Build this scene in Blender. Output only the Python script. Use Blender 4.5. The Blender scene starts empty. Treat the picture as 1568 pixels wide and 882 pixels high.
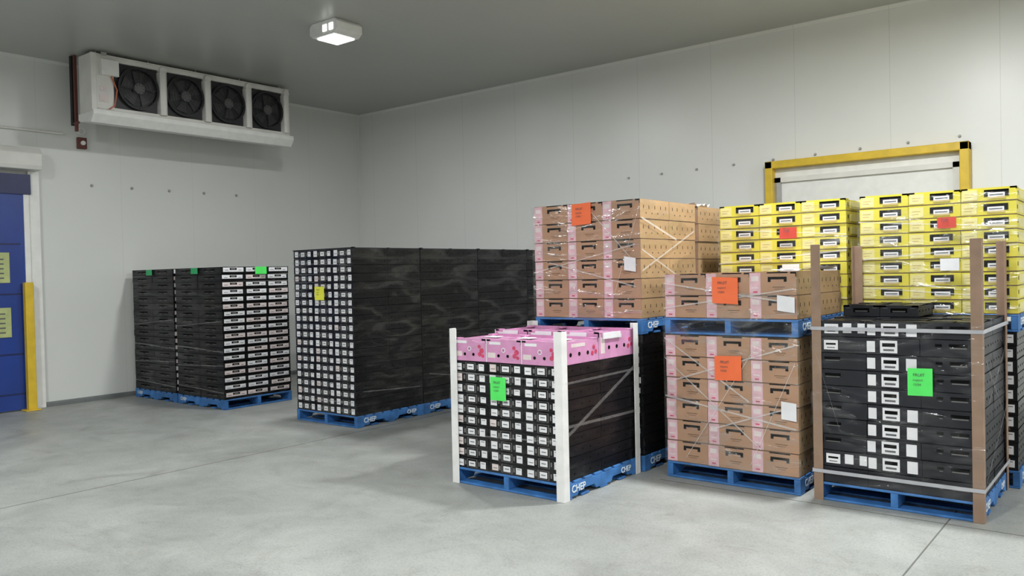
import bpy, math, random
from mathutils import Vector, Matrix
random.seed(7)
scene=bpy.context.scene
scene.view_settings.view_transform='Standard'
scene.view_settings.look='None'
XL,YB,ZC=-13.53,11.79,5.366
XR,YF=6.0,-7.0

# ---------------------------------------------------------------- materials
MATS={}
def mat(name,col,rough=.6,metal=0,spec=.5,var=.12,scale=8,bump=0,bscale=40,emit=None,estr=0,coat=0):
    if name in MATS: return MATS[name]
    m=bpy.data.materials.new(name); m.use_nodes=True
    nt=m.node_tree; b=nt.nodes['Principled BSDF']
    b.inputs['Roughness'].default_value=rough; b.inputs['Metallic'].default_value=metal
    b.inputs['Specular IOR Level'].default_value=spec
    b.inputs['Coat Weight'].default_value=coat
    tc=nt.nodes.new('ShaderNodeTexCoord')
    n=nt.nodes.new('ShaderNodeTexNoise'); n.inputs['Scale'].default_value=scale; n.inputs['Detail'].default_value=4
    nt.links.new(tc.outputs['Object'],n.inputs['Vector'])
    r=nt.nodes.new('ShaderNodeValToRGB')
    r.color_ramp.elements[0].position=.3; r.color_ramp.elements[1].position=.7
    r.color_ramp.elements[0].color=(*[c*(1-var) for c in col],1)
    r.color_ramp.elements[1].color=(*[min(1,c*(1+var)) for c in col],1)
    nt.links.new(n.outputs['Fac'],r.inputs['Fac']); nt.links.new(r.outputs['Color'],b.inputs['Base Color'])
    if bump:
        n2=nt.nodes.new('ShaderNodeTexNoise'); n2.inputs['Scale'].default_value=bscale; n2.inputs['Detail'].default_value=3
        nt.links.new(tc.outputs['Object'],n2.inputs['Vector'])
        bp=nt.nodes.new('ShaderNodeBump'); bp.inputs['Strength'].default_value=bump; bp.inputs['Distance'].default_value=.01
        nt.links.new(n2.outputs['Fac'],bp.inputs['Height']); nt.links.new(bp.outputs['Normal'],b.inputs['Normal'])
    if emit:
        b.inputs['Emission Color'].default_value=(*emit,1); b.inputs['Emission Strength'].default_value=estr
    MATS[name]=m; return m

def wall_mat(name,col,axis,phase,rough=.35,spacing=1.28,seam=.86):
    m=mat(name,col,rough,var=.03,scale=.6,spec=.5,bump=.03,bscale=3)
    nt=m.node_tree; b=nt.nodes['Principled BSDF']
    tc=[n for n in nt.nodes if n.type=='TEX_COORD'][0]
    sep=nt.nodes.new('ShaderNodeSeparateXYZ'); nt.links.new(tc.outputs['Object'],sep.inputs[0])
    a=nt.nodes.new('ShaderNodeMath'); a.operation='ADD'; a.inputs[1].default_value=-phase+spacing*40
    nt.links.new(sep.outputs[axis],a.inputs[0])
    md=nt.nodes.new('ShaderNodeMath'); md.operation='MODULO'; md.inputs[1].default_value=spacing
    nt.links.new(a.outputs[0],md.inputs[0])
    lt=nt.nodes.new('ShaderNodeMath'); lt.operation='LESS_THAN'; lt.inputs[1].default_value=.009
    nt.links.new(md.outputs[0],lt.inputs[0])
    mx=nt.nodes.new('ShaderNodeMix'); mx.data_type='RGBA'
    ramp=[n for n in nt.nodes if n.type=='VALTORGB'][0]
    nt.links.new(lt.outputs[0],mx.inputs[0]); nt.links.new(ramp.outputs['Color'],mx.inputs[6])
    mx.inputs[7].default_value=(*[c*seam for c in col],1)
    nt.links.new(mx.outputs[2],b.inputs['Base Color'])
    return m

def floor_mat():
    m=bpy.data.materials.new('concrete_floor'); m.use_nodes=True
    nt=m.node_tree; b=nt.nodes['Principled BSDF']; L=nt.links.new
    tc=nt.nodes.new('ShaderNodeTexCoord')
    def noise(s,d=5,r=.6,dist=0,vec=None):
        n=nt.nodes.new('ShaderNodeTexNoise'); n.inputs['Scale'].default_value=s; n.inputs['Detail'].default_value=d; n.inputs['Roughness'].default_value=r; n.inputs['Distortion'].default_value=dist
        L(vec or tc.outputs['Object'],n.inputs['Vector']); return n
    def ramp(src,p0,c0,p1,c1):
        r=nt.nodes.new('ShaderNodeValToRGB'); r.color_ramp.elements[0].position=p0; r.color_ramp.elements[1].position=p1
        r.color_ramp.elements[0].color=(*c0,1); r.color_ramp.elements[1].color=(*c1,1); L(src,r.inputs['Fac']); return r
    def mul(a,bb,f=1):
        x=nt.nodes.new('ShaderNodeMix'); x.data_type='RGBA'; x.blend_type='MULTIPLY'; x.inputs[0].default_value=f
        L(a,x.inputs[6]); L(bb,x.inputs[7]); return x.outputs[2]
    big=ramp(noise(.5,5,.6,.8).outputs['Fac'],.33,(.315,.325,.31),.66,(.40,.41,.39))
    mid=ramp(noise(2.0,6,.65,.6).outputs['Fac'],.34,(.84,.84,.83),.6,(1,1,1))
    fine=ramp(noise(60,3,.85).outputs['Fac'],.38,(.6,.6,.6),.6,(1,1,1))
    stain=ramp(noise(1.1,6,.65,1.6).outputs['Fac'],.56,(1,1,1),.72,(.78,.78,.76))
    mp=nt.nodes.new('ShaderNodeMapping'); mp.inputs['Scale'].default_value=(.35,1.6,1); mp.inputs['Rotation'].default_value=(0,0,.5); L(tc.outputs['Object'],mp.inputs['Vector'])
    streak=ramp(noise(2.2,6,.7,.8,mp.outputs[0]).outputs['Fac'],.55,(1,1,1),.72,(.87,.87,.86))
    vo=nt.nodes.new('ShaderNodeTexVoronoi'); vo.inputs['Scale'].default_value=38; L(tc.outputs['Object'],vo.inputs['Vector'])
    vr=ramp(vo.outputs['Distance'],.08,(.55,.55,.55),.42,(1,1,1))
    c=mul(mul(mul(mul(mul(big.outputs[0],mid.outputs[0]),stain.outputs[0]),streak.outputs[0]),fine.outputs[0],.45),vr.outputs[0],.35)
    L(c,b.inputs['Base Color'])
    rr=ramp(noise(1.3).outputs['Fac'],.3,(.36,)*3,.7,(.58,)*3); L(rr.outputs[0],b.inputs['Roughness'])
    bp=nt.nodes.new('ShaderNodeBump'); bp.inputs['Strength'].default_value=.3; bp.inputs['Distance'].default_value=.004
    L(fine.outputs[0],bp.inputs['Height']); L(bp.outputs['Normal'],b.inputs['Normal'])
    return m

def wrap_mat(name,base=.05,hi=.22,milk=.03):
    m=bpy.data.materials.new(name); m.use_nodes=True
    nt=m.node_tree; L=nt.links.new
    for n in list(nt.nodes): nt.nodes.remove(n)
    o=nt.nodes.new('ShaderNodeOutputMaterial')
    tr=nt.nodes.new('ShaderNodeBsdfTransparent'); gl=nt.nodes.new('ShaderNodeBsdfGlossy'); gl.inputs['Roughness'].default_value=.12
    df=nt.nodes.new('ShaderNodeBsdfDiffuse'); df.inputs['Color'].default_value=(.9,.9,.9,1)
    tc=nt.nodes.new('ShaderNodeTexCoord')
    mp=nt.nodes.new('ShaderNodeMapping'); mp.inputs['Scale'].default_value=(.9,.9,3.4); mp.inputs['Rotation'].default_value=(.5,.4,0); L(tc.outputs['Object'],mp.inputs['Vector'])
    n=nt.nodes.new('ShaderNodeTexNoise'); n.inputs['Scale'].default_value=2.2; n.inputs['Detail'].default_value=4; n.inputs['Distortion'].default_value=1.4
    L(mp.outputs[0],n.inputs['Vector'])
    bp=nt.nodes.new('ShaderNodeBump'); bp.inputs['Strength'].default_value=.7; bp.inputs['Distance'].default_value=.04
    L(n.outputs['Fac'],bp.inputs['Height']); L(bp.outputs['Normal'],gl.inputs['Normal'])
    r=nt.nodes.new('ShaderNodeMapRange'); r.inputs[1].default_value=.45; r.inputs[2].default_value=.72; r.inputs[3].default_value=base; r.inputs[4].default_value=hi
    L(n.outputs['Fac'],r.inputs[0])
    mx=nt.nodes.new('ShaderNodeMixShader'); L(r.outputs[0],mx.inputs[0]); L(tr.outputs[0],mx.inputs[1]); L(gl.outputs[0],mx.inputs[2])
    m2=nt.nodes.new('ShaderNodeMixShader'); m2.inputs[0].default_value=milk; L(mx.outputs[0],m2.inputs[1]); L(df.outputs[0],m2.inputs[2])
    L(m2.outputs[0],o.inputs['Surface']); return m

M_floor=floor_mat()
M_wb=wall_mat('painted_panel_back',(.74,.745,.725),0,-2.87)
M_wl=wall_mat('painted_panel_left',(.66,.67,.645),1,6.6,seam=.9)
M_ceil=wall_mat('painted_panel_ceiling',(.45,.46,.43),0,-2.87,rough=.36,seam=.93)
M_white=mat('white_enamel',(.78,.78,.75),.4,var=.05)
M_cream=mat('off_white_metal',(.70,.69,.65),.45,var=.08,scale=3)
M_black=mat('black_recess',(.008,.008,.009),.7)
M_fan=mat('dark_fan_plastic',(.02,.021,.023),.5)
M_blackc=mat('black_printed_carton',(.0055,.0055,.007),.30,spec=.25,var=.3,scale=3,bump=.04,bscale=8)
M_blackc2=mat('black_carton_matt',(.012,.013,.018),.42,spec=.3,var=.3,scale=3,bump=.05,bscale=12)
M_blackj=mat('black_tray_side',(.007,.007,.009),.4,spec=.25,var=.3,scale=3)
M_hole=mat('hole_black',(.002,.002,.002),.9,spec=.1)
M_glint=mat('grey_edge_and_glint',(.15,.145,.14),.5)  # slot outlines, plus light reflections on black slots painted in grey
M_glintd=mat('dark_grey_edge_and_glint',(.05,.05,.05),.5)  # slot details, plus painted highlight dots beside the side holes
M_label=mat('white_paper_label',(.74,.74,.76),.6,var=.06)
M_labelp=mat('pinkish_white_label',(.70,.61,.60),.6,var=.1)
M_text=mat('print_grey',(.10,.10,.11),.6)
M_brown=mat('brown_cardboard',(.41,.235,.14),.75,var=.09,scale=4,bump=.1)
M_browns=mat('brown_cardboard_flute',(.36,.225,.105),.75,var=.1,scale=4,bump=.1)
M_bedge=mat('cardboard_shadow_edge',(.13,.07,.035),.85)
M_pinkl=mat('pink_print',(.68,.43,.48),.65,var=.12,scale=14)
M_pink=mat('pink_carton',(.60,.27,.47),.55,var=.12,scale=8)
M_pink2=mat('mauve_tray_inner',(.42,.16,.32),.6,var=.25,scale=30)
M_lid=mat('pink_punnet_lid',(.55,.29,.46),.35,var=.4,scale=22)
M_red=mat('red_print',(.55,.05,.12),.5,var=.3,scale=40)
M_yellow=mat('yellow_carton',(.64,.56,.04),.55,var=.06,scale=4)
M_yellowp=mat('pale_yellow_print',(.70,.63,.26),.6,var=.05,scale=10)
M_yellowt=mat('yellow_tan_print',(.52,.40,.16),.6,var=.08,scale=10)
M_blue=mat('blue_pallet_paint',(.04,.16,.42),.6,var=.35,scale=6,bump=.25,bscale=30)
M_letter=mat('white_stencil',(.66,.73,.80),.6,var=.25,scale=60)
M_postw=mat('white_corner_board',(.76,.75,.74),.6,var=.06)
M_postb=mat('brown_corner_board',(.27,.175,.12),.7,var=.12)
M_orange=mat('orange_label',(.86,.16,.05),.5,var=.05)
M_redl=mat('red_label',(.55,.06,.04),.5,var=.05)
M_green=mat('green_label',(.09,.78,.13),.5,var=.05)
M_greend=mat('dark_green_label',(.02,.42,.14),.5,var=.05)
M_yel=mat('yellow_label',(.80,.80,.06),.5,var=.05)
M_strap=mat('grey_strapping',(.42,.42,.45),.4,var=.1)
M_wrap=wrap_mat('stretch_wrap_clear',.01,.24,.02)
M_wrapd=wrap_mat('stretch_wrap_glossy',.003,.085,.001)
M_wrapt=wrap_mat('stretch_wrap_rope',.15,.4,.28)
M_wrapt2=wrap_mat('stretch_wrap_rope_dark',.06,.22,.08)
M_yp=mat('yellow_safety_paint',(.68,.46,.03),.45,var=.1)
M_door=mat('blue_door_panel',(.014,.045,.25),.35,var=.12,scale=2)
M_doord=mat('dark_blue_door_frame',(.01,.018,.085),.4)
M_bolt=mat('grey_bolt_cap',(.36,.36,.35),.4)
M_joint=mat('floor_joint_filler',(.12,.12,.11),.8)
M_skirt=mat('skirting_grey',(.15,.16,.16),.6)
M_galv=mat('galvanised_steel',(.42,.42,.42),.35,metal=.8)
M_rust=mat('dark_red_pipe',(.12,.03,.025),.5)
M_lamp=mat('lamp_lens',(.9,.9,.9),.3,emit=(1,1,.97),estr=10)
M_lamp2=mat('lamp_window',(.9,.9,.9),.3,emit=(1,1,.97),estr=1.6)

# ---------------------------------------------------------------- builder
import bmesh
class MB:
    def __init__(s): s.v=[];s.f=[];s.m=[];s.mats=[]
    def mi(s,m):
        if m not in s.mats: s.mats.append(m)
        return s.mats.index(m)
    def box(s,x0,x1,y0,y1,z0,z1,m):
        n=len(s.v); s.v+=[(x0,y0,z0),(x1,y0,z0),(x1,y1,z0),(x0,y1,z0),(x0,y0,z1),(x1,y0,z1),(x1,y1,z1),(x0,y1,z1)]
        s.f+=[(n,n+3,n+2,n+1),(n+4,n+5,n+6,n+7),(n,n+1,n+5,n+4),(n+1,n+2,n+6,n+5),(n+2,n+3,n+7,n+6),(n+3,n,n+4,n+7)]
        s.m+=[s.mi(m)]*6
    def prism(s,pts,axis,a0,a1,m):
        def mk(p,a):
            return {0:(a,p[0],p[1]),1:(p[0],a,p[1]),2:(p[0],p[1],a)}[axis]
        n=len(s.v);k=len(pts)
        s.v+=[mk(p,a0) for p in pts]+[mk(p,a1) for p in pts]
        s.f+=[tuple(range(n,n+k)),tuple(range(n+2*k-1,n+k-1,-1))]
        s.f+=[(n+i,n+(i+1)%k,n+k+(i+1)%k,n+k+i) for i in range(k)]
        s.m+=[s.mi(m)]*(k+2)
    def disc(s,c,r,axis,a0,a1,m,k=14):
        s.prism([(c[0]+r*math.cos(2*math.pi*i/k),c[1]+r*math.sin(2*math.pi*i/k)) for i in range(k)],axis,a0,a1,m)
    def ring(s,c,r0,r1,axis,a0,a1,m,k=28):
        for i in range(k):
            t0,t1=2*math.pi*i/k,2*math.pi*(i+1)/k
            s.prism([(c[0]+r0*math.cos(t0),c[1]+r0*math.sin(t0)),(c[0]+r1*math.cos(t0),c[1]+r1*math.sin(t0)),(c[0]+r1*math.cos(t1),c[1]+r1*math.sin(t1)),(c[0]+r0*math.cos(t1),c[1]+r0*math.sin(t1))],axis,a0,a1,m)
    def quad(s,p,m):
        n=len(s.v); s.v+=[tuple(q) for q in p]; s.f.append((n,n+1,n+2,n+3)); s.m.append(s.mi(m))
    def build(s,name,parent=None,loc=(0,0,0),bevel=0,fixn=True):
        me=bpy.data.meshes.new(name); me.from_pydata(s.v,[],s.f); me.update()
        for m in s.mats: me.materials.append(m)
        me.polygons.foreach_set('material_index',s.m)
        if fixn:
            bm=bmesh.new(); bm.from_mesh(me); bmesh.ops.recalc_face_normals(bm,faces=bm.faces); bm.to_mesh(me); bm.free()
        o=bpy.data.objects.new(name,me); scene.collection.objects.link(o); o.location=loc
        if parent: o.parent=parent
        if bevel:
            b=o.modifiers.new('bevel','BEVEL'); b.width=bevel; b.segments=2; b.limit_method='ANGLE'
        return o
def empty(name,loc):
    e=bpy.data.objects.new(name,None); scene.collection.objects.link(e); e.location=loc; e.empty_display_size=.2; return e
def text(name,body,size,parent,loc,rot,m,ext=.001,bold=.02):
    c=bpy.data.curves.new(name,'FONT'); c.body=body; c.size=size; c.extrude=ext; c.offset=size*bold
    c.materials.append(m); o=bpy.data.objects.new(name,c); scene.collection.objects.link(o)
    o.parent=parent; o.location=loc; o.rotation_euler=rot; return o

# ---------------------------------------------------------------- room
def shell(name,b,m):
    k=MB(); k.box(*b,m); return k.build(name)
shell('floor',(XL-.2,XR+.2,YF-.2,YB+.2,-.2,0),M_floor)
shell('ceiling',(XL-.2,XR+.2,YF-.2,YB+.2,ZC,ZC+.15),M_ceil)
shell('wall_left',(XL-.15,XL,YF-.15,YB+.15,0,ZC),M_wl)
shell('wall_back',(XL,XR,YB,YB+.15,0,ZC),M_wb)
shell('wall_right',(XR,XR+.15,YF-.15,YB+.15,0,ZC),M_wb)
shell('wall_front',(XL,XR,YF-.15,YF,0,ZC),M_wb)
k=MB(); k.prism([(XL,0),(XL+.035,0),(XL+.035,.05),(XL+.01,.075),(XL,.075)],1,5.3,YB,M_skirt); k.build('baseboard_left')
k=MB(); k.prism([(YB,0),(YB-.035,0),(YB-.035,.05),(YB-.01,.075),(YB,.075)],0,XL+.04,XR,M_skirt); k.build('baseboard_back')
k=MB()
k.box(-7.756,-7.746,YF,YB-.05,-.01,.0012,M_joint); k.box(-1.270,-1.260,YF,YB-.05,-.01,.0012,M_joint)
k.box(-3.6,XR,6.592,6.602,-.01,.0012,M_joint)
k.build('trim_1')   # sawn floor joints
k=MB(); k.prism([(XL,ZC),(XL+.04,ZC),(XL,ZC-.04)],1,YF,YB,M_wl); k.build('trim_2')
k=MB(); k.prism([(YB,ZC),(YB-.04,ZC),(YB,ZC-.04)],0,XL,XR,M_wb); k.build('trim_3')
k=MB()
for i in range(5):
    k.disc((6.13+.657*i,3.47),.018,0,XL,XL+.03,M_bolt); k.disc((6.13+.657*i,3.47),.026,0,XL,XL+.008,M_bolt)
for i in range(9):
    k.disc((-6.9+.607*i,3.43+.012*i),.013,1,YB-.03,YB,M_bolt); k.disc((-6.9+.607*i,3.43+.012*i),.02,1,YB-.008,YB,M_bolt)
k.build('wall_panel_bolts')

# left sliding door
d=empty('door_1',(XL,3.66,0))
k=MB()
k.box(0,.07,-1.5,1.47,.02,3.5,M_door)
k.box(.07,.10,-1.5,1.52,3.26,3.56,M_doord)
for z in (.25,.85,1.75,2.5): k.box(.07,.078,-1.5,1.36,z,z+.02,M_doord)
k.box(.07,.082,1.40,1.47,.02,1.9,M_doord)
k.build('door_leaf',d)
k=MB(); k.box(0,.06,1.50,1.66,0,3.62,M_white); k.box(.06,.085,1.42,1.50,1.9,3.26,M_white); k.build('jamb',d,bevel=.008)
k=MB(); k.prism([(0,3.62),(.28,3.62),(.30,3.68),(.30,3.86),(.24,3.95),(0,3.95)],1,-1.6,1.62,M_cream); k.build('track_cover',d,bevel=.01)
k=MB(); k.box(.10,.20,1.36,1.48,0,1.93,M_yp); k.box(.05,.26,1.30,1.52,0,.02,M_yp); k.build('guard_post',d,bevel=.015)
k=MB()
for z0,z1 in ((1.93,2.38),(1.12,1.56)):
    k.box(.078,.084,.66,1.20,z0,z1,mat('door_sign_yellow',(.42,.47,.20),.5))
    for i in range(5): k.box(.084,.086,.72,1.12,z0+.06+i*.07,z0+.08+i*.07,M_text)
k.build('signs',d)
k=MB(); k.prism([(XL+.03+.018*math.cos(t*math.pi/6),4.25+.018*math.sin(t*math.pi/6)) for t in range(12)],1,-3,5.7,M_cream)
for y in (0,1.5,3,4.5): k.box(XL,XL+.055,y,y+.03,4.22,4.28,M_galv)
k.build('wall_conduit')
e=empty('isolator_switch',(XL,5.98,4.14))
k=MB(); k.box(0,.07,-.07,.07,-.1,.08,M_rust); k.build('switch_box',e,bevel=.01)
k=MB(); k.disc((0,-.01),.035,0,.07,.1,M_white); k.ring((-.0,.18),.045,.055,0,.03,.045,M_white); k.build('knob',e)

# yellow goal-post door surround on back wall
e=empty('door_2',(-3.23,YB,0))
hw=1.315
k=MB()
k.box(-hw,-hw+.11,-.16,-.0,0,3.437,M_yp); k.box(hw-.11,hw,-.16,-.0,0,3.437,M_yp); k.box(-hw,hw,-.16,-.0,3.33,3.437,M_yp)
k.build('yellow_surround',e,bevel=.01)
k=MB()
k.box(-hw+.11,hw-.11,-.03,0,0,3.33,M_white)
k.box(-hw+.11,-hw+.2,-.07,-.03,0,3.2,M_galv); k.box(-hw+.11,hw-.11,-.07,-.03,3.13,3.2,M_cream); k.box(hw-.2,hw-.11,-.07,-.03,0,3.2,M_cream)
k.build('door_leaf',e)

# ---------------------------------------------------------------- evaporator cooler
ev=empty('evaporator_cooler',(-12.4,5.68,4.3))
LY=3.44; DP=-.36
k=MB()
k.box(DP,-.06,.0,LY,.15,1.0,M_cream)
k.box(DP-.02,.02,-.03,.05,.06,1.02,M_cream); k.box(DP-.02,.02,LY-.05,LY+.03,.06,1.02,M_cream)
k.box(-.06,.0,.0,LY,.93,1.0,M_cream); k.box(-.06,.0,.0,LY,.15,.24,M_cream)
k.box(DP-.02,.0,-.03,LY+.03,1.0,1.02,M_cream)
k.build('casing',ev,bevel=.008)
k=MB(); k.prism([(DP-.03,.14),(.02,.14),(.10,.17),(.11,.10),(.02,-.02),(DP-.03,.03)],1,-.05,LY+.05,M_white)
k.build('drain_pan',ev,bevel=.008)
sp=(LY-.35)/4; y0=.31
k=MB();kr=MB();kh=MB()
for i in range(4):
    a=y0+i*sp; c=(a+sp/2,.585)
    r=.29
    k.box(-.058,-.045,a,a+sp,.24,.93,M_fan)
    k.ring(c,r,r+.035,0,-.05,.02,M_fan,32)
    for b in range(5):
        t=b*2*math.pi/5+.4*i
        pts=[(c[0]+.07*math.cos(t),c[1]+.07*math.sin(t)),(c[0]+.27*math.cos(t-.1),c[1]+.27*math.sin(t-.1)),(c[0]+.27*math.cos(t+.65),c[1]+.27*math.sin(t+.65)),(c[0]+.07*math.cos(t+.9),c[1]+.07*math.sin(t+.9))]
        kh.prism(pts,0,-.03,-.02,mat('fan_blade',(.04,.04,.042),.45))
    kh.disc(c,.085,0,-.03,.03,mat('fan_hub',(.09,.085,.09),.4),18)
    for rr in (.1,.15,.2,.25,.3): kr.ring(c,rr,rr+.004,0,.028,.034,M_fan,28)
    for b in range(8):
        t=b*math.pi/4; dx,dy=math.cos(t),math.sin(t)
        kr.prism([(c[0]+.05*dx-.003*dy,c[1]+.05*dy+.003*dx),(c[0]+.31*dx-.003*dy,c[1]+.31*dy+.003*dx),(c[0]+.31*dx+.003*dy,c[1]+.31*dy-.003*dx),(c[0]+.05*dx+.003*dy,c[1]+.05*dy-.003*dx)],0,.026,.034,M_fan)
k.build('fan_shrouds',ev); kh.build('fan_blades',ev); kr.build('fan_guards',ev)
k=MB()
for i in range(5):
    a=y0+i*sp
    if i:
        k.prism([(-.06,a-.075),(.04,a-.055),(.06,a-.02),(.06,a+.02),(.04,a+.055),(-.06,a+.075)],2,.22,.90,M_cream)
        k.prism([(a+.06*math.cos(t*math.pi/8),.93+.06*math.sin(t*math.pi/8)) for t in range(16)],0,-.06,.05,M_cream)
    else: k.box(-.06,.01,.03,a,.2,.97,M_cream)
k.build('ribs',ev,bevel=.01)
k=MB(); k.box(.01,.08,.10,.36,.70,.93,M_white); k.box(.07,.08,.1,.18,.98,1.03,M_galv); k.box(.012,.016,.08,.22,.3,.42,M_labelp); k.box(.0125,.0185,.10,.2,.46,.54,M_labelp); k.build('terminal_box',ev,bevel=.01)
k=MB()
for y_,z_,y2,z2 in ((.26,.7,.34,.5),(.34,.5,.30,.26),(.30,.26,.22,.2)):
    dy_,dz_=y2-y_,z2-z_; L_=math.hypot(dy_,dz_); ny_,nz_=-dz_/L_*.008,dy_/L_*.008
    k.prism([(y_-ny_,z_-nz_),(y2-ny_,z2-nz_),(y2+ny_,z2+nz_),(y_+ny_,z_+nz_)],0,.03,.045,mat('orange_cable',(.5,.12,.05),.5))
k.build('cable',ev)
k=MB()
for i in range(5):
    a=.1+i*(LY-.2)/4
    k.disc((-.1,a),.012,2,1.0,1.066,M_galv,8); k.disc((-.33,a),.012,2,1.0,1.066,M_galv,8)
k.build('hangers',ev)
k=MB(); k.box(-.50,-.46,-.06,-.02,-.1,1.05,M_rust); k.box(-.60,-.53,-.07,-.02,0,1.05,M_black); k.disc((-.06,.02),.02,0,-.5,-.36,M_rust); k.build('pipes',ev)

# ---------------------------------------------------------------- ceiling lights
def ceiling_light(x,y,power):
    e=empty('ceiling_light',(x,y,ZC))
    k=MB()
    k.prism([(-.29,-.05),(-.24,0),(.24,0),(.29,-.05),(.29,-.15),(.22,-.20),(-.22,-.20),(-.29,-.15)],1,-.22,.22,M_white)
    k.build('housing',e,bevel=.01)
    k=MB(); k.box(-.18,.18,-.17,.17,-.215,-.2,M_lamp); k.build('lens',e,bevel=.004)
    k=MB()
    for xx in (.04,.17): k.box(xx-.04,xx+.04,-.23,-.22,-.15,-.06,M_lamp2)
    k.build('end_windows',e)
    l=bpy.data.lights.new('lamp','AREA'); l.shape='RECTANGLE'; l.size=.36; l.size_y=.34; l.energy=power; l.color=(.975,1,.995)
    o=bpy.data.objects.new('lamp',l); scene.collection.objects.link(o); o.parent=e; o.location=(0,0,-.225)
ceiling_light(-8.86,7.35,115)
for x,y,p in ((-8.86,.8,205),(-2.2,7.35,285),(-2.2,.8,350),(-5.5,-4.5,200),(3.6,7.35,275),(3.6,.8,260)):
    ceiling_light(x,y,p)

# ---------------------------------------------------------------- pallets
def pallet(parent,w,d,z0,along='y',dx=0,dy=0,txt=True,name='pallet'):
    k=MB()
    def bx(a0,a1,b0,b1,z0_,z1_,m):
        if along=='y': k.box(dx+a0,dx+a1,dy+b0,dy+b1,z0+z0_,z0+z1_,m)
        else: k.box(dx+b0,dx+b1,dy+a0,dy+a1,z0+z0_,z0+z1_,m)
    A,B=(w,d) if along=='y' else (d,w)
    nb=8; bw=.115; gap=(B-nb*bw)/(nb-1)
    for i in range(nb):
        b0=i*(bw+gap); bx(0,A,b0,b0+bw,.128,.148,M_blue)
    for b0 in (0,B/2-.06,B-.12,B*.25-.05,B*.75-.05): bx(0,A,b0,b0+.12,.002,.020,M_blue)
    for a0 in (0,A/2-.03,A-.055):
        m=M_blue
        pts=[(0,.02),(.2,.02),(.23,.06),(.46,.06),(.49,.02),(B-.49,.02),(B-.46,.06),(B-.23,.06),(B-.2,.02),(B,.02),(B,.128),(0,.128)]
        if along=='y': k.prism([(dy+p,z0+q) for p,q in pts],0,dx+a0,dx+a0+.055,m)
        else: k.prism([(dx+p,z0+q) for p,q in pts],1,dy+a0,dy+a0+.055,m)
    k.build(name,parent,bevel=.004)
    if txt:
        if along=='y':
            text('pallet_lettering','CHEP',.085,parent,(dx+w+.002,dy+.11,z0+.055),(math.pi/2,0,math.pi/2),M_letter)
            text('pallet_lettering_2','CHEP',.07,parent,(dx+w+.002,dy+d-.32,z0+.06),(math.pi/2,0,math.pi/2),M_letter)
        else:
            text('pallet_lettering','CHEP',.07,parent,(dx+.07,dy-.002,z0+.06),(math.pi/2,0,0),M_letter)

class Face:
    def __init__(s,k,face,b): s.k=k;s.face=face;s.b=b;x0,x1,y0,y1,z0,z1=b;s.w=(x1-x0) if face in('front','back') else (y1-y0);s.h=z1-z0
    def r(s,u0,u1,v0,v1,m,off=.0015):
        x0,x1,y0,y1,z0,z1=s.b;f=s.face;k=s.k
        za,zb=z0+v0*s.h,z0+v1*s.h
        if f=='front': k.box(x0+u0*s.w,x0+u1*s.w,y0-off,y0+.001,za,zb,m)
        elif f=='back': k.box(x1-u1*s.w,x1-u0*s.w,y1-.001,y1+off,za,zb,m)
        elif f=='right': k.box(x1-.001,x1+off,y0+u0*s.w,y0+u1*s.w,za,zb,m)
        else: k.box(x0-off,x0+.001,y1-u1*s.w,y1-u0*s.w,za,zb,m)
    def d(s,u,v,rad,m,off=.002,k=10):
        x0,x1,y0,y1,z0,z1=s.b;f=s.face;z=z0+v*s.h
        if f=='front': s.k.disc((x0+u*s.w,z),rad,1,y0-off,y0+.001,m,k)
        elif f=='back': s.k.disc((x1-u*s.w,z),rad,1,y1-.001,y1+off,m,k)
        elif f=='right': s.k.disc((y0+u*s.w,z),rad,0,x1-.001,x1+off,m,k)
        else: s.k.disc((y1-u*s.w,z),rad,0,x0-off,x0+.001,m,k)
rj=lambda a=.02: random.uniform(-a,a)
def f_brown_end(F,row,col,n):
    F.r(.0,.24,.02,.98,M_pinkl)
    F.r(.04,.2,.62,.84,M_labelp,.002); F.r(.08,.17,.12,.18,M_red,.002); F.r(.05,.19,.3,.36,M_labelp,.002)
    F.r(.40,.80,.69,.80,M_hole,.002); F.r(.40,.46,.58,.70,M_hole,.002); F.r(.74,.80,.58,.70,M_hole,.002)
    F.r(.50,.76,.34,.37,M_bedge,.001); F.r(.54,.72,.26,.28,M_bedge,.001)
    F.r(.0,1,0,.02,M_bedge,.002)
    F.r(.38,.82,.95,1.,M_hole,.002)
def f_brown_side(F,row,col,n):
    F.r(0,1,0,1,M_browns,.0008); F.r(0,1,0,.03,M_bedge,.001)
    for u in (.12,.3,.5,.7,.88):
        F.r(u-.008,u+.008,.52,.70,M_hole,.002)
    for u in (.2,.4,.6,.8): F.d(u,.3,.007,M_hole)
def f_black_label(F,row,col,n):
    a,b,c=rj(),rj(.015),rj()
    F.r(.07+a,.25+a,.15+rj(.05),.84+rj(.06),M_label if random.random()<.8 else M_labelp)
    F.r(.36+b,.66+b,.10,.90,M_glint,.001); F.r(.38+b,.64+b,.13,.87,M_hole,.0015); F.r(.41+b,.61+b,.22,.76+rj(.05),M_label,.002)
    F.r(.77+c,.93+c,.18+rj(.05),.80+rj(.07),M_label); F.r(.80+c,.90+c,.60,.66,M_text,.002); F.r(.10+a,.22+a,.4,.46,M_text,.002); F.r(.45+b,.57+b,.46,.54,M_text,.003)
    F.r(.28,.33,.3,.7,M_glint,.001); F.r(.69,.73,.3,.7,M_glint,.001)
def f_black_side(F,row,col,n):
    for u in (.08,.3,.5,.7,.92):
        F.d(u,.5,.009,M_hole,.002); F.d(u+.012,.42,.003,M_glintd,.002,6)
    F.r(0,1,0,.03,M_hole,.001)
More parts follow.
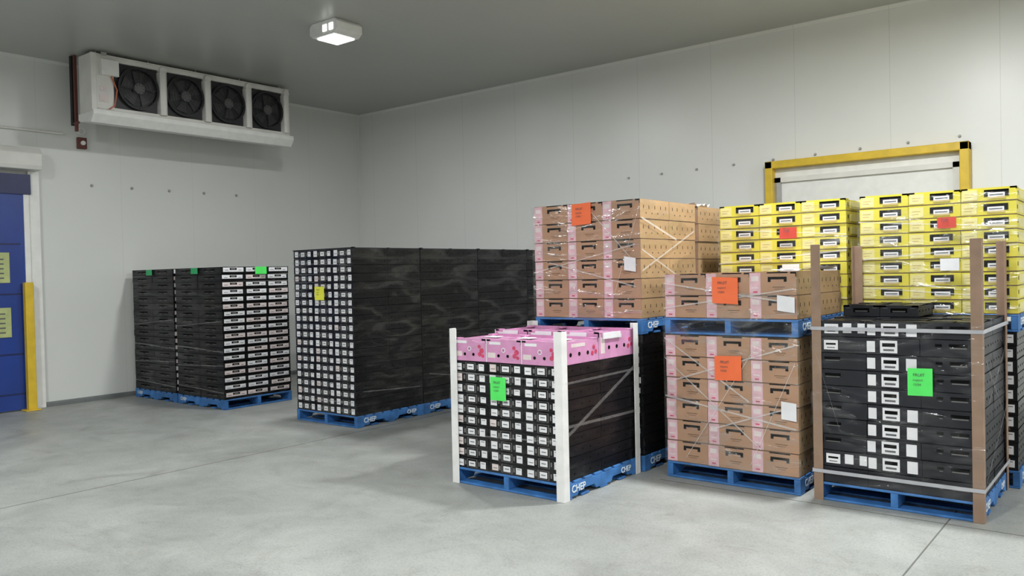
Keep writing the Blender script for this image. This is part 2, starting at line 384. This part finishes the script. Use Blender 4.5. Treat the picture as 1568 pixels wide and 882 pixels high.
def f_black_slot(F,row,col,n):
    F.r(.28,.72,.52,.74,M_hole,.002); F.r(.30,.70,.46,.51,M_glint,.002); F.r(.28,.33,.36,.52,M_hole,.0025); F.r(.67,.72,.36,.52,M_hole,.0025)
    F.r(.08,.2,.72,.76,M_text,.001); F.r(.8,.92,.72,.76,M_text,.001); F.r(0,1,0,.03,M_hole,.001)
def f_slot_j(F,row,col,n):
    F.r(.28,.72,.5,.72,M_hole,.002); F.r(.30,.45,.42,.48,M_glint,.002); F.r(.55,.70,.42,.48,M_glint,.002)
    F.r(.05,.2,.42,.46,M_glintd,.001); F.r(.8,.92,.42,.46,M_glintd,.001); F.r(0,1,0,.04,M_hole,.001)
def f_white_end(F,row,col,n):
    m=M_labelp if random.random()<.3 else M_label
    a=rj(.03)
    F.r(.05+a,.93+a,.34+rj(.05),.90,m); F.r(.36,.66,.55,.84,M_hole,.002); F.r(.42,.60,.62,.76,M_glint,.003)
    F.r(.12+a,.28+a,.5,.57,M_text,.002); F.r(.74,.86,.5,.57,M_text,.002); F.r(0,1,0,.2,M_hole,.001)
def f_c_front(F,row,col,n):
    top=n-1-row
    lab=top in(0,8); a=rj(.015)
    F.r(0,1,0,.025,M_hole,.001)
    if col==0:
        if top in (0,1,8): F.r(.18,.46,.2,.8,M_label); F.r(.22,.42,.5,.62,M_hole,.002); F.r(.24,.40,.3,.36,M_text,.002)
        else:
            F.r(.18,.50,.6,.78,M_hole,.002); F.r(.2,.48,.54,.58,M_glint,.002)
        if lab: F.r(.55,.72,.25,.85,M_label); F.r(.84,.98,.25,.85,M_label)
    elif col==1:
        if top<9:
            F.r(.015+a,.17+a,.15,.82,M_label); F.r(.28,.60,.12,.88,M_label); F.r(.32,.56,.50,.72,M_hole,.002); F.r(.34,.54,.24,.36,M_text,.002)
            if top in(0,2,5,6,7,8): F.r(.74+a,.93+a,.12,.85,M_label)
        else: F.r(.3,.6,.5,.7,M_hole,.002)
    else:
        F.r(.26,.38,.6,.76,M_hole,.002);F.r(.5,.82,.60,.78,M_hole,.002); F.r(.52,.80,.5,.56,M_glint,.002); F.r(.3,.36,.48,.52,M_glint,.002)
        F.r(.88,.94,.3,.5,M_text,.002)
def f_pink_end(F,row,col,n):
    F.r(.05,.27,.2,.42,M_labelp); F.d(.5,.55,.022,M_label); F.d(.5,.55,.014,M_pink2,.003)
    for u,v,r in ((.80,.66,.017),(.87,.48,.024),(.81,.32,.02),(.9,.25,.016)): F.d(u,v,r,M_red,.003)
    F.d(.62,.3,.014,M_hole,.003) ; F.d(.36,.3,.014,M_hole,.003) ; F.r(0,.02,0,1,M_label,.002); F.r(.1,.42,.78,.9,M_label,.002)
def f_pink_side(F,row,col,n):
    F.d(.28,.4,.018,M_hole);F.d(.5,.4,.018,M_hole);F.d(.72,.4,.018,M_hole)
    F.r(.05,.16,.2,.8,M_labelp); F.r(.3,.65,.7,.85,M_labelp)
    for u,v in ((.88,.6),(.93,.4),(.84,.35)): F.d(u,v,.02,M_red,.003)
def f_yellow_end(F,row,col,n):
    F.r(.02,.30,.12,.88,M_yellowp); F.r(.07,.24,.55,.61,M_yellowt,.002); F.r(.07,.20,.35,.40,M_yellowt,.002)
    F.r(.42,.86,.34,.84,M_hole,.002); F.r(.49,.79,.32,.62,M_label,.003); F.r(.52,.76,.42,.5,M_text,.004); F.r(.48,.80,.18,.32,M_yellowt,.003)
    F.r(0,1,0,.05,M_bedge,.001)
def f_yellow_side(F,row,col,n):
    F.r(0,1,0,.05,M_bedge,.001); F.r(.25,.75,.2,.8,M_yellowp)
    for u in (.12,.88): F.r(u-.02,u+.02,.4,.7,M_hole,.002)

def cartons(parent,name,w,d,z0,layers,lh,body,faces,nx=3,ny=2,dx=0,dy=0,jit=.004,open_top=None):
    k=MB(); ux,uy=w/nx,d/ny
    for r in range(layers):
        z=z0+r*lh; sx=random.uniform(-jit,jit); sy=random.uniform(-jit,jit)
        for i in range(nx):
            for j in range(ny):
                jx=random.uniform(-jit,jit)*.6; jy=random.uniform(-jit,jit)
                b=(dx+i*ux+.0015+sx+jx*(i>0),dx+(i+1)*ux-.0015+sx+jx,dy+j*uy+.0015+sy+jy,dy+(j+1)*uy-.0015+sy+jy*(j<ny-1),z+.001,z+lh-.003)
                if r==layers-1 and open_top:
                    x0,x1,y0,y1,za,zb=b; t=.008; zi=za+(zb-za)*.8
                    k.box(x0,x1,y0,y1,za,zi,body)
                    k.box(x0,x1,y0,y0+t,zi,zb,body);k.box(x0,x1,y1-t,y1,zi,zb,body)
                    zs=zb-.012
                    k.box(x0,x0+t,y0,y1,zi,zs,body);k.box(x1-t,x1,y0,y1,zi,zs,body)
                    for (cx0,cx1) in ((x0,x0+.05),(x1-.05,x1)):
                        for (cy0,cy1) in ((y0,y0+.09),(y1-.09,y1)): k.box(cx0,cx1,cy0,cy1,zb-.015,zb,body)
                    nxp,nyp=2,4
                    for a in range(nxp):
                        for c in range(nyp):
                            px=x0+.015+(x1-x0-.03)/nxp*a; py=y0+.06+(y1-y0-.12)/nyp*c
                            k.box(px+.004,px+(x1-x0-.03)/nxp-.004,py+.004,py+(y1-y0-.12)/nyp-.004,zi,zi+.015+random.uniform(0,.008),open_top)
                else:
                    k.box(*b,body)
                if j==0 and 'front' in faces: faces['front'](Face(k,'front',b),r,i,layers)
                if j==ny-1 and 'back' in faces: faces['back'](Face(k,'back',b),r,i,layers)
                if i==nx-1 and 'right' in faces: faces['right'](Face(k,'right',b),r,j,layers)
                if i==0 and 'left' in faces: faces['left'](Face(k,'left',b),r,j,layers)
    return k.build(name,parent)

def wrap(parent,w,d,z0,z1,m,off=.012,dx=0,dy=0,name='stretch_wrap',sides='frl'):
    k=MB();x0,x1,y0,y1=dx-off,dx+w+off,dy-off,dy+d+off
    if 'f' in sides:k.quad([(x0,y0,z0),(x1,y0,z0),(x1,y0,z1),(x0,y0,z1)],m)
    if 'r' in sides:k.quad([(x1,y0,z0),(x1,y1,z0),(x1,y1,z1),(x1,y0,z1)],m)
    if 'l' in sides:k.quad([(x0,y1,z0),(x0,y0,z0),(x0,y0,z1),(x0,y1,z1)],m)
    return k.build(name,parent,fixn=False)
def ropes(parent,w,d,lines,m,off=.016,dx=0,dy=0,name='wrap_bands'):
    k=MB()
    for f,u0,z0,u1,z1,wd in lines:
        if f=='f': P=lambda u,z:(dx+u,dy-off,z)
        else: P=lambda u,z:(dx+w+off,dy+u,z)
        k.quad([P(u0,z0-wd/2),P(u1,z1-wd/2),P(u1,z1+wd/2),P(u0,z0+wd/2)],m)
    return k.build(name,parent,fixn=False)
def label(parent,face,u0,u1,z0,z1,m,w=0,off=.02,txt=None,name='label',tilt=0):
    k=MB()
    if face=='front':
        n=4
        for i in range(n):
            a,b=u0+(u1-u0)*i/n,u0+(u1-u0)*(i+1)/n
            oa=off+.006*((i/n)**2);ob=off+.006*(((i+1)/n)**2)
            ta,tb=tilt*(i/n),tilt*((i+1)/n)
            k.quad([(a,-oa,z0+ta),(b,-ob,z0+tb),(b,-ob,z1+tb),(a,-oa,z1+ta)],m)
        if txt:
            for q,(s,fr) in enumerate(txt):
                text(name+'_print_%d'%q,s,(z1-z0)*fr,parent,(u0+(u1-u0)*.22,-off-.008,z1-(z1-z0)*(.28+.17*q)),(math.pi/2,0,0),M_text,0,.0)
    else:
        k.quad([(w+off,u0,z0),(w+off,u1,z0),(w+off,u1,z1),(w+off,u0,z1)],m)
    return k.build(name,parent,fixn=False)
def posts(parent,pts,z0,z1,m,s=.07,t=.008):
    for n,(x,y,sx,sy) in enumerate(pts):
        k=MB()
        a,b=sorted((x,x+sx*s)); c,dd=sorted((y,y+sy*t)); k.box(a,b,c,dd,z0,z1,m)
        a,b=sorted((x,x+sx*t)); c,dd=sorted((y+sy*t,y+sy*s)); k.box(a,b,c,dd,z0,z1,m)
        k.build('corner_post_%d'%(n+1),parent,bevel=.002)
LT=[('FRUIT',.15),('export',.12),('12/04',.12)]
BF={'front':f_brown_end,'back':f_brown_end,'right':f_brown_side,'left':f_brown_side}
KF={'front':f_black_label,'right':f_black_side,'left':f_black_side}
YF_={'front':f_yellow_end,'right':f_yellow_side,'left':f_yellow_side}
PF={'front':f_pink_end,'back':f_pink_end,'right':f_pink_side,'left':f_pink_side}
D=1.165
# A
W=1.225; DA=1.225
A=empty('pallet_of_pink_and_black_berry_cartons',(-5.11,5.49,0))
pallet(A,W,DA,0)
cartons(A,'black_cartons',W-.03,DA-.02,.15,10,.097,M_blackc,KF,dx=.015,dy=.01)
cartons(A,'pink_cartons_near_row',W-.03,.59,1.122,1,.205,M_pink,PF,ny=1,dx=.015,dy=.01,jit=.008,open_top=M_lid)
cartons(A,'pink_cartons_far_row',W-.03,.59,1.122,1,.245,M_pink,PF,ny=1,dx=.015,dy=.615,jit=.008,open_top=M_lid)
k=MB()
for i in range(3):
    k.box(.12+i*.39,.30+i*.39,.598,.604,1.31,1.358,M_label)
    k.box(.14+i*.39,.27+i*.39,.30,.42,1.312,1.318,M_label)
k.box(W-.016,W-.004,.66,.95,1.30,1.355,M_label)
k.build('tray_cards',A)
posts(A,[(-.012,-.012,1,1),(W+.012,-.012,-1,1),(-.012,DA+.012,1,-1),(W+.012,DA+.012,-1,-1)],.0,1.41,M_postw,s=.08)
label(A,'front',.47,.65,.795,1.0,M_green,txt=LT)
wrap(A,W,DA,.14,1.34,M_wrapd,off=.02)
ropes(A,W,DA,[('r',.05,.55,1.15,1.02,.035),('r',.02,.62,1.15,.60,.025),('r',.02,.98,1.15,.99,.02),('f',.05,1.02,1.18,1.0,.014),('f',.05,.45,1.18,.5,.012)],M_wrapt2,off=.024)

# B
Bx,By=-3.60,6.745; W=1.225
B=empty('pallet_of_brown_fruit_cartons',(Bx,By,0))
pallet(B,W,D,0)
cartons(B,'cartons_lower',W-.01,D,.15,6,.193,M_brown,BF,dx=.005)
pallet(B,W,D,1.315,name='upper_pallet')
cartons(B,'cartons_upper',W-.01,D,1.465,2,.2,M_brown,BF,dx=.005,open_top=M_browns)
wrap(B,W,D,.14,1.86,M_wrap,off=.012)
label(B,'front',.49,.74,.92,1.134,M_orange,txt=LT,tilt=.01); label(B,'front',1.08,1.21,.63,.78,M_label,name='sheet',tilt=-.01)
label(B,'front',.48,.72,1.60,1.83,M_orange,txt=LT,tilt=-.01); label(B,'front',1.06,1.21,1.54,1.67,M_label,name='sheet',tilt=-.02)
ropes(B,W,D,[('f',0,1.28,.8,.75,.016),('f',0,1.1,.9,.35,.014),('f',.1,.9,1.2,1.25,.014),('f',.5,.5,1.22,.75,.012),('f',0,.75,1.2,.55,.016),('f',0,1.78,1.2,1.60,.014),('f',0,1.55,1.2,1.72,.012),('f',.8,.2,1.2,1.1,.012),('f',.2,.2,.9,1.28,.01)],M_wrapt)
k=MB(); n=8
P=[[(.80+.42*i/n,.45+.65*j/n,1.872+random.uniform(0,.012)+(.03 if i==n else 0)) for j in range(n+1)] for i in range(n+1)]
for i in range(n):
    for j in range(n): k.quad([P[i][j],P[i+1][j],P[i+1][j+1],P[i][j+1]],M_label)
k.build('paper_liner',B,fixn=False)

# C
C=empty('pallet_of_black_fruit_cartons',(-2.25,6.75,0)); W=1.2
pallet(C,W,D,0)
cartons(C,'cartons',W-.02,D-.01,.15,10,.1315,M_blackc2,{'front':f_c_front,'right':f_black_side,'left':f_black_side,'back':f_black_slot},dx=.01,dy=.005,open_top=M_blackc)
cartons(C,'loose_cartons',.6,.55,1.465,1,.10,M_blackc2,{'front':f_black_slot,'right':f_black_side,'left':f_black_side},nx=2,ny=1,dx=.06,dy=.58,open_top=M_blackc)
posts(C,[(-.012,-.012,1,1),(W+.012,-.012,-1,1),(-.012,D+.012,1,-1),(W+.012,D+.012,-1,-1)],.0,2.08,M_postb,s=.075)
k=MB()
for z,h in ((1.385,.028),(.225,.028)):
    k.box(-.018,W+.018,-.020,-.016,z,z+h,M_strap); k.box(W+.016,W+.020,-.018,D+.018,z,z+h,M_strap); k.box(-.02,-.016,-.018,D+.018,z,z+h,M_strap)
k.build('strapping',C)
label(C,'front',.71,.885,.905,1.113,M_green,txt=LT,tilt=.005,off=.026)
ropes(C,W,D,[('r',.02,.3,1.15,.8,.02),('r',.02,.8,1.15,1.3,.015),('r',.02,1.2,1.15,.5,.015),('f',.02,1.2,.2,.6,.01)],M_wrapt2,off=.026)
wrap(C,W,D,.14,1.46,M_wrapd,off=.022)

def double(name,x,y,w,un,ulh,ufaces,ubody,lowfaces,lowbody,ln,llh,ot=None,jit=.004):
    e=empty(name,(x,y,0)); pallet(e,w,D,0)
    cartons(e,'cartons_lower',w-.02,D-.01,.15,ln,llh,lowbody,lowfaces,dx=.01,dy=.005)
    pallet(e,w,D,.15+ln*llh,name='upper_pallet'); uz=.15+ln*llh+.15
    cartons(e,'cartons_upper',w-.01,D-.01,uz,un,ulh,ubody,ufaces,dx=.005,dy=.005,open_top=ot,jit=jit)
    return e,uz
e,uz=double('pallet_of_brown_fruit_cartons',-5.10,6.765,1.25,6,.189,BF,M_brown,KF,M_blackc,12,.0955,M_browns)
label(e,'front',.49,.72,2.36,2.57,M_orange,txt=LT,tilt=.01); label(e,'front',1.08,1.21,1.91,2.04,M_label,name='sheet',tilt=-.02)
wrap(e,1.25,D,1.42,2.57,M_wrap); wrap(e,1.25,D,.14,1.3,M_wrapd)
ropes(e,1.25,D,[('f',.9,1.5,1.25,2.5,.012),('f',.2,2.0,1.2,1.75,.012),('f',0,1.9,1.2,2.15,.01),('f',.7,2.5,1.22,1.95,.012),('r',0,2.4,.7,2.2,.02),('r',0,1.9,1.1,2.3,.015),('r',0,2.1,1.1,1.7,.015)],M_wrapt)
e,uz=double('pallet_of_brown_fruit_cartons',-5.10,7.99,1.25,6,.187,BF,M_brown,KF,M_blackc,12,.0955,M_browns)
wrap(e,1.25,D,1.42,2.55,M_wrap)
k=MB(); n=8; P=[[(.75+.45*i/n,-.0+.4*j/n,2.565+random.uniform(.0,.05)) for j in range(n+1)] for i in range(n+1)]
for i in range(n):
    for j in range(n): k.quad([P[i][j],P[i+1][j],P[i+1][j+1],P[i][j+1]],M_label)
k.build('plastic_sheet',e,fixn=False)

for q,(x,w,(a,b),(za,zb)) in enumerate(((-3.60,1.27,(.64,.81),(2.18,2.29)),(-2.22,1.26,(.66,.81),(2.21,2.305)))):
    e,uz=double('pallet_of_yellow_fruit_cartons',x,7.955,w,9,.1195,YF_,M_yellow,KF if q else YF_,M_blackc if q else M_yellow,10,.1165,M_yellowt)
    label(e,'front',a,b,za,zb,M_redl,txt=[('Fruit',.3),('12/04',.25)]); label(e,'front',a+.02,b+.02,za-.37,zb-.36,M_label,name='sheet')
    wrap(e,w,D,1.45,2.5,M_wrap)
    ropes(e,w,D,[('f',0,1.95,w,2.05,.014),('f',0,1.7,w,1.6,.012),('f',0,2.3,w,2.2,.01)],M_wrapt)
# H : continuous row of tall black stacks
W=1.22; ST=1.192
for i in range(4):
    e=empty('pallet_of_black_berry_cartons',(-9.15,6.755+i*ST,0))
    pallet(e,W,ST-.006,0)
    fc=dict(KF) if i==0 else {'right':f_black_side}
    cartons(e,'cartons',W-.03,ST-.003,.15,20,.1057,M_blackc,fc,dx=.015,dy=.001,jit=.0012)
    wrap(e,W,ST-.03,.12,2.265,M_wrapd,off=.004,sides='r' if i else 'frl')
    k=MB()
    k.box(W-.03,W+.008,.0,.035,2.25,2.28,M_blackc2); k.box(W-.03,W+.008,.59,.62,2.25,2.275,M_blackc2)
    k.box(W-.012,W-.006,0,ST-.01,2.255,2.272,M_blackc2)
    k.box(0,W,0,.012,2.262,2.275,M_blackc2)
    k.build('top_clips',e)
    if i==0:
        label(e,'front',.47,.67,1.61,1.785,M_yel,txt=LT)
        ropes(e,W,D,[('f',0,.3,1.2,.32,.02),('f',0,2.1,1.2,2.05,.01)],M_wrapt2)
    ropes(e,W,D,[('r',.1,.45+.1*i,1.1,.40,.012)],M_wrapt2,off=.018)
# J
for i in range(2):
    w=1.30
    e=empty('pallet_of_black_fruit_trays',(-13.36+i*1.345,6.66,0))
    pallet(e,w,D,0,along='x')
    cartons(e,'cartons',w-.03,D,.15,18,.108,M_blackj,{'front':f_slot_j,'right':f_white_end,'left':f_white_end},nx=2,ny=3,dx=.015,dy=0,jit=.003,open_top=M_blackc)
    label(e,'front',.5,.7,2.0,2.09,M_greend)
    if i==1: label(e,'right',.55,.75,1.98,2.09,M_green,w=w)
    wrap(e,w,D,.12,2.08,M_wrapd,off=.008,sides='fr' if i else 'f')
    ropes(e,w,D,[('f',0,1.2,1.3,1.3,.015),('f',0,.9,1.3,.85,.02),('f',0,.6,1.3,.65,.015),('f',0,.3,1.3,.25,.015)],M_wrapt2)

# ---------------------------------------------------------------- camera
yaw,pi_,ro=map(math.radians,(38.624,1.014,1.290))
F=Vector((-math.sin(yaw)*math.cos(pi_),math.cos(yaw)*math.cos(pi_),-math.sin(pi_)))
R=Vector((math.cos(yaw),math.sin(yaw),0)); U=R.cross(F)
Rc=R*math.cos(ro)-U*math.sin(ro); Uc=R*math.sin(ro)+U*math.cos(ro)
m=Matrix((Rc,Uc,-F)).transposed().to_4x4(); m.translation=Vector((0,0,1.9))
cam=bpy.data.cameras.new('camera'); cam.sensor_width=36; cam.lens=1252.955/1568*36; cam.clip_start=.05
co=bpy.data.objects.new('camera',cam); scene.collection.objects.link(co); co.matrix_world=m; scene.camera=co
w=bpy.data.worlds.new('world'); scene.world=w; w.use_nodes=True
w.node_tree.nodes['Background'].inputs[0].default_value=(.6,.65,.7,1); w.node_tree.nodes['Background'].inputs[1].default_value=.3
